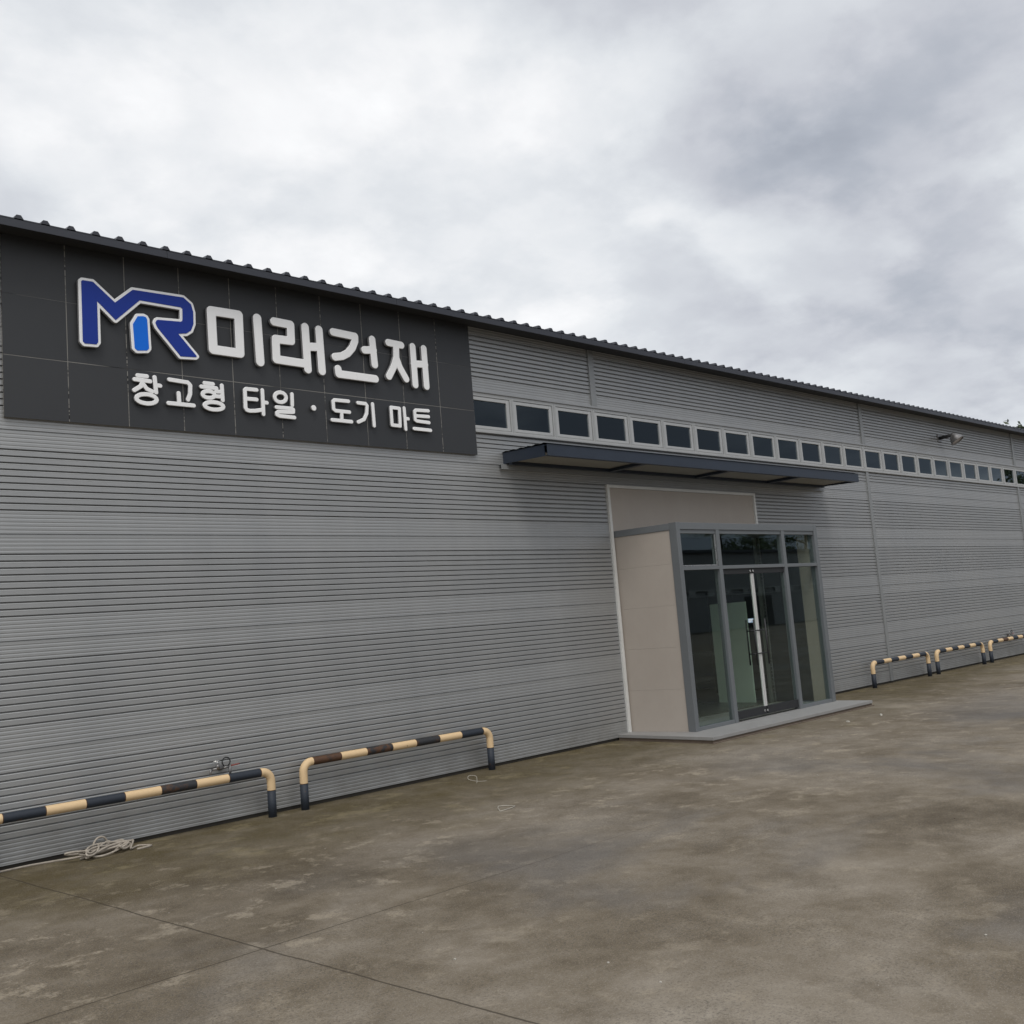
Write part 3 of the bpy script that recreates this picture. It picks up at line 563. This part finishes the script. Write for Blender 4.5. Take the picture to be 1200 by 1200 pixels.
# ---------------------------------------------------------------- pipe guards along the wall
def guard(x0, x1, y, label, rust, top=.452):
    t = thing('pipe_guard', label, 'guard rail', ((x0 + x1) / 2, y, -.04), 0, 'striped pipe guards along the wall')
    r, er = .045, .105; mats = [YEL, NVP, RUSTY, SCUFF, CUT]
    for x in (x0, x1):
        b = MB(); b.tube([(x, y, -.06), (x, y, .235)], r, 20); child(b, 'post', NVP, t)
    pts, mi = [(x0, y, .235)], []
    def go(p, m): pts.append(p); mi.append(m)
    go((x0, y, .242), 4)
    go((x0, y, top - er), 0)
    for i in range(1, 9): a = math.pi / 2 * i / 8; go((x0 + er * (1 - math.cos(a)), y, top - er + er * math.sin(a)), 0)
    a, b_ = x0 + er, x1 - er; go((a + .012, y, top), 0); go((a + .020, y, top), 4); bl = (b_ - a - .04) / 7; q = a + .02
    for i in range(7):
        m = 0 if i % 2 else rust[i // 2]
        go((q + bl - .008, y, top), m); go((q + bl, y, top), 4); q += bl
    go((b_, y, top), 0)
    for i in range(1, 9): a = math.pi / 2 * i / 8; go((x1 - er + er * math.sin(a), y, top - er + er * math.cos(a)), 0)
    go((x1, y, .242), 0); go((x1, y, .235), 4)
    b = MB(); b.tube(pts, r, 20, mis=mi); child(b, 'rail', mats, t); return t
guard(-6.99, -4.20, -.165, 'striped pipe guard below the nearer tap, cut off by the left photo edge', (1, 1, 3, 1), .440)
guard(-3.79, -1.02, -.150, 'rusty striped pipe guard standing alone below the sign, left of the porch', (2, 3, 3, 1), .462)
guard(9.32, 11.86, -.20, 'striped pipe guard nearest to the right side of the glass porch', (1, 1, 1, 1), .452)
guard(12.36, 14.92, -.175, 'striped pipe guard in the middle of the three right of the porch', (1, 1, 1, 1), .452)
guard(15.42, 17.98, -.16, 'striped pipe guard farthest right, in front of the distant tap', (1, 2, 1, 1), .452)

# ---------------------------------------------------------------- taps
def tap(x, label, s=1.0):
    z = .545; t = thing('tap', label, 'tap', (x, 0, z))
    b = MB(); b.tube([(x + .02, .0, z), (x + .02, -.09, z)], .014, 10); b.tube([(x + .02, -.085, z), (x - .10, -.085, z)], .013, 10); b.tube([(x + .02, -.085, z), (x + .10, -.085, z + .005)], .012, 10)
    b.tube([(x + .095, -.085, z + .02), (x + .095, -.085, z - .10)], .013, 10); b.lathe([(0, 0), (0, .030), (.012, .030), (.012, .0)], (x + .02, -.006, z), (0, -1, 0), 16); child(b, 'pipe', LAMPM, t)
    b = MB(); b.lathe([(0, .0), (0, .02), (.03, .024), (.05, .018), (.05, 0)], (x - .04, -.085, z - .005), (0, 0, 1), 14); b.tube([(x - .10, -.085, z), (x - .13, -.10, z - .01), (x - .135, -.105, z - .05)], .012, 10); child(b, 'faucet', LAMPM, t)
    b = MB(); b.tube([(x - .04, -.085, z + .04), (x - .04, -.085, z + .075)], .006, 8); b.tube([(x - .085, -.085, z + .078), (x + .005, -.085, z + .078)], .007, 8); child(b, 'valve_handle', STEEL, t)
    b = MB(); b.tube([(x + .10, -.085, z + .01), (x + .20, -.10, z + .018)], .008, 8); child(b, 'lever', RED, t)
    b = MB(); pts = [(x + .05 + .045 * math.cos(a), -.095, z + .06 + .045 * math.sin(a)) for a in np.linspace(-1.0, 4.0, 14)]; b.tube(pts, .007, 8); child(b, 'hose_loop', BLACK, t)
tap(-4.72, 'small metal wall tap with red lever above the leftmost pipe guard'); tap(17.02, 'small metal wall tap above the farthest pipe guard on the right')

# ---------------------------------------------------------------- heap of rope, trailing to the left
rr = random.Random(5); rp = MB(); pts = []; cx, cy = -6.03, -.27
N = 300
for i in range(N):
    a = i / N * 2 * math.pi * 9.0; k = i / N
    rx = .165 + .08 * math.sin(i * .13) + .06 * math.sin(i * .047 + 1); ry = .085 + .035 * math.sin(i * .11 + 2)
    ox = .10 * math.sin(i * .021) + .05 * math.sin(i * .09); oy = .03 * math.sin(i * .05)
    pts.append((cx + ox + rx * math.cos(a), cy + oy + ry * math.sin(a * 1.03 + .4) + .25 * rx * 0, -.03 + .055 * k + .022 * math.sin(i * .31) + .02))
pts = [(-9.0, -.05, -.032), (-8.0, -.09, -.032), (-7.2, -.06, -.032), (-6.85, -.045, -.032), (-6.6, -.04, -.032), (-6.35, -.10, -.032), (-6.22, -.2, -.02)] + pts + [(-5.80, -.33, -.02), (-5.72, -.24, -.03), (-5.66, -.20, -.032), (-5.60, -.33, -.032), (-5.75, -.36, -.032)]
def smooth(P, n=3):
    Q = [Vector(p) for p in P]; out = []
    for i in range(len(Q) - 1):
        p0, p1, p2, p3 = Q[max(i - 1, 0)], Q[i], Q[i + 1], Q[min(i + 2, len(Q) - 1)]
        for t in (k / n for k in range(n)):
            out.append(.5 * ((2 * p1) + (p2 - p0) * t + (2 * p0 - 5 * p1 + 4 * p2 - p3) * t * t + (3 * p1 - p0 - 3 * p2 + p3) * t ** 3))
    return out + [Q[-1]]
rp.tube(smooth(pts), .0098, 7)
lo = [(-6.02 + .075 * math.cos(a), -.17 + .02 * math.cos(a), .03 + .085 * math.sin(a)) for a in np.linspace(-.8, 4.2, 18)]
rp.tube(smooth(lo), .0098, 7)
tag(rp.build('rope', ROPE), 'tangled heap of dirty white rope on the ground against the wall', 'rope')

# ---------------------------------------------------------------- litter
def litter(name, pts, r, mat, label, cat, n=6):
    b = MB(); b.tube(smooth(pts), r, n); tag(b.build(name, mat), label, cat)
litter('wire_scrap', [(-1.86, -.80, -.034), (-1.80, -.74, -.03), (-1.74, -.66, .02), (-1.80, -.60, .03), (-1.86, -.66, .0), (-1.78, -.74, -.03), (-1.70, -.80, -.034)], .0028, SCRAP, 'curl of thin white wire on the ground near the post of the lone guard', 'wire')
litter('strap_scrap', [(-2.98, -2.42, -.034), (-2.80, -2.20, -.033), (-2.72, -2.36, -.034), (-2.98, -2.42, -.034)], .0038, SCRAP, 'pale strap bent into a triangle on the concrete', 'strap')
def flake(name, x, y, a, b_, mat, label, cat, rz=0.):
    o = MB(); k = 7; rr_ = random.Random(int(x * 100)); ring = [(math.cos(2 * math.pi * i / k) * a * rr_.uniform(.7, 1.1), math.sin(2 * math.pi * i / k) * b_ * rr_.uniform(.7, 1.1)) for i in range(k)]
    vs = [(p, q, 0.0) for p, q in ring] + [(p * .85, q * .85, .012) for p, q in ring]
    o.add(vs, [tuple(range(k, 2 * k))] + [(i, (i + 1) % k, k + (i + 1) % k, k + i) for i in range(k)]); ob = o.build(name, mat); ob.location = (x, y, -.0395); ob.rotation_euler = (0, 0, rz)
    tag(ob, label, cat); return ob
flake('plastic_scrap', 1.86, -.32, .10, .025, ORANGE, 'small orange plastic scrap on the ground at the left corner of the doorstep', 'scrap', .1)
flake('paper_scrap', 4.15, -2.35, .06, .03, SCRAP, 'flat white paper scrap on the concrete in front of the porch', 'scrap', .5)
flake('paper_scrap', 5.0, -2.45, .11, .025, SCRAP, 'long white paper strip on the concrete right of the porch front', 'scrap', .5)
rr = random.Random(8); pebs = []
for i in range(24):
    u, v = rr.uniform(-8, 6), rr.uniform(-8.2, -1.9)
    if u < -9 + (-v) * .2: continue
    s = rr.choice((.004, .005, .006, .009))
    o = MB(); bm = bmesh.new(); bmesh.ops.create_icosphere(bm, subdivisions=1, radius=s)
    for q in bm.verts: q.co = Vector((q.co.x * rr.uniform(.8, 1.3), q.co.y * rr.uniform(.7, 1.1), q.co.z * .6))
    bm.verts.index_update(); o.add([q.co[:] for q in bm.verts], [[q.index for q in f.verts] for f in bm.faces]); bm.free()
    ob = o.build('pebble', PEB if rr.random() < .7 else MORTAR); ob.location = (u, v, -.04 + s * .3); tag(ob, 'tiny loose pebble lying on the concrete yard', 'pebble', 'loose pebbles on the concrete')

# ---------------------------------------------------------------- trees
def make_tree(h, cr, seed, leafmat, cat_label, loc, group=None, pine=False):
    r_ = random.Random(seed); t = thing('tree', cat_label, 'tree', loc, r_.uniform(0, 6.28), group)
    b = MB(); tp = []; x = y = 0.
    for i in range(9):
        tp.append((x, y, h * .92 * i / 8 - .1)); x += r_.uniform(-.12, .12); y += r_.uniform(-.12, .12)
    b.tube(tp, [h * .022 * (1 - .88 * i / 8) for i in range(9)], 10)
    cl = []
    for i in range(34 if not pine else 44):
        f = r_.uniform(.32, .98); base = Vector(tp[int(f * 8)]); a = r_.uniform(0, 6.28)
        ln = cr * (math.sin(math.pi * min(1, (f - .15) / .9)) ** .7 if not pine else (1.05 - f) * 1.5) * r_.uniform(.65, 1.15); up = r_.uniform(.05, .5) * ln
        e = base + Vector((math.cos(a) * ln, math.sin(a) * ln, up)); m = base.lerp(e, .5) + Vector((r_.uniform(-.2, .2), r_.uniform(-.2, .2), r_.uniform(0, .3)))
        b.tube([tuple(base), tuple(m), tuple(e)], [h * .007, h * .004, h * .0015], 6, cap=False)
        cl += [(e, r_.uniform(.5, 1.0)), (m, r_.uniform(.4, .8)), (base.lerp(e, .8), r_.uniform(.4, .8))]
    o = b.build('trunk', BARK); o.parent = t
    lf = MB(); vs = []; fs = []
    for c, s in cl:
        s *= cr * .22
        for _ in range(46):
            d = Vector((r_.gauss(0, 1), r_.gauss(0, 1), r_.gauss(0, .7))) * s * .62; p = c + d
            n1_ = Vector((r_.uniform(-1, 1), r_.uniform(-1, 1), r_.uniform(-.4, 1))).normalized(); t1 = n1_.orthogonal().normalized(); t2 = n1_.cross(t1); sz = r_.uniform(.6, 1.3) * h * .0125
            k = len(vs); vs += [p - t1 * sz, p + t2 * sz * .45, p + t1 * sz, p - t2 * sz * .45]; fs.append((k, k + 1, k + 2, k + 3))
    lf.add(vs, fs); o = lf.build('crown', leafmat); o.parent = t
    return t
make_tree(11.9, 3.2, 21, LEAF, 'dark tree showing just above the far right end of the roof', (45.6, 8.1, 0))
def copy_thing(src, loc, rz, sc, label):
    c = src.copy(); COL.objects.link(c); c.location = loc; c.rotation_euler = (0, 0, rz); c.scale = (sc, sc, sc); c['label'] = label
    for ch in src.children:
        k = ch.copy(); COL.objects.link(k); k.parent = c; k.matrix_parent_inverse = ch.matrix_parent_inverse.copy()
    return c
# across the yard, behind the camera: what the glass mirrors
GRP = 'trees mirrored in the glass'
base = make_tree(13.0, 4.2, 33, LEAF2, 'broad green tree beyond the opposite warehouse, mirrored in the glass', (74, -49, 0), GRP)
for i, (x, y, s) in enumerate([(81, -50, 1.0), (88, -48, 1.1), (97, -60, .9), (123, -37, 1.05), (131, -35, 1.5), (140, -36, 1.55), (151, -38, 1.75), (163, -38, 1.7)]):
    copy_thing(base, (x, y, 0), i * 1.3, s, 'broad green tree beyond the opposite warehouse, mirrored in the glass')
ow = thing('opposite_warehouse', 'plain grey warehouse across the yard, mirrored in the door glass', 'building', (60, -42, 0))
OX = 100
b = MB(); b.extrude_x([(0, 0), (2.9, 0)], 12, OX); b.extrude_x([(3.5, 0), (6.6, 0)], 12, OX); b.box((12, -.3, -.04), (OX, -.1, 6.5)); b.box((12, -14, -.04), (12.2, -.3, 6.5)); b.box((99.8, -14, -.04), (OX, -.3, 6.5)); b.box((12, -14.2, -.04), (OX, -14, 6.5))
for q in b.v: pass
o = b.build('wall', paint('opposite_wall_grey', (.24, .245, .25), .5, .0, .1, .6)); o.parent = ow; o.matrix_parent_inverse = Matrix.Translation((-60, 0, 0))
b = MB(); b.box((11.6, -14.6, 6.6), (100.4, .4, 6.85), 0, .02); o = b.build('roof', FASCIA); o.parent = ow; o.matrix_parent_inverse = Matrix.Translation((-60, 0, 0))
for i in range(26):
    x = 30 + i * 2.6; b = MB(); b.box((x, -.02, 2.9), (x + .25, .06, 3.5)); b.box((x + 2.0, -.02, 2.9), (x + 2.6, .06, 3.5)); b.box((x + .25, -.02, 2.9), (x + 2.0, .06, 3.0)); b.box((x + .25, -.02, 3.4), (x + 2.0, .06, 3.5))
    o = b.build('window', ALU); o.parent = ow; o.matrix_parent_inverse = Matrix.Translation((-60, 0, 0))
for x in (38, 52, 66, 84):
    b = MB(); b.box((x, .02, 0), (x + 4.4, .06, 2.7), 0, .01); o = b.build('roller_door', BLACK); o.parent = ow; o.matrix_parent_inverse = Matrix.Translation((-60, 0, 0))
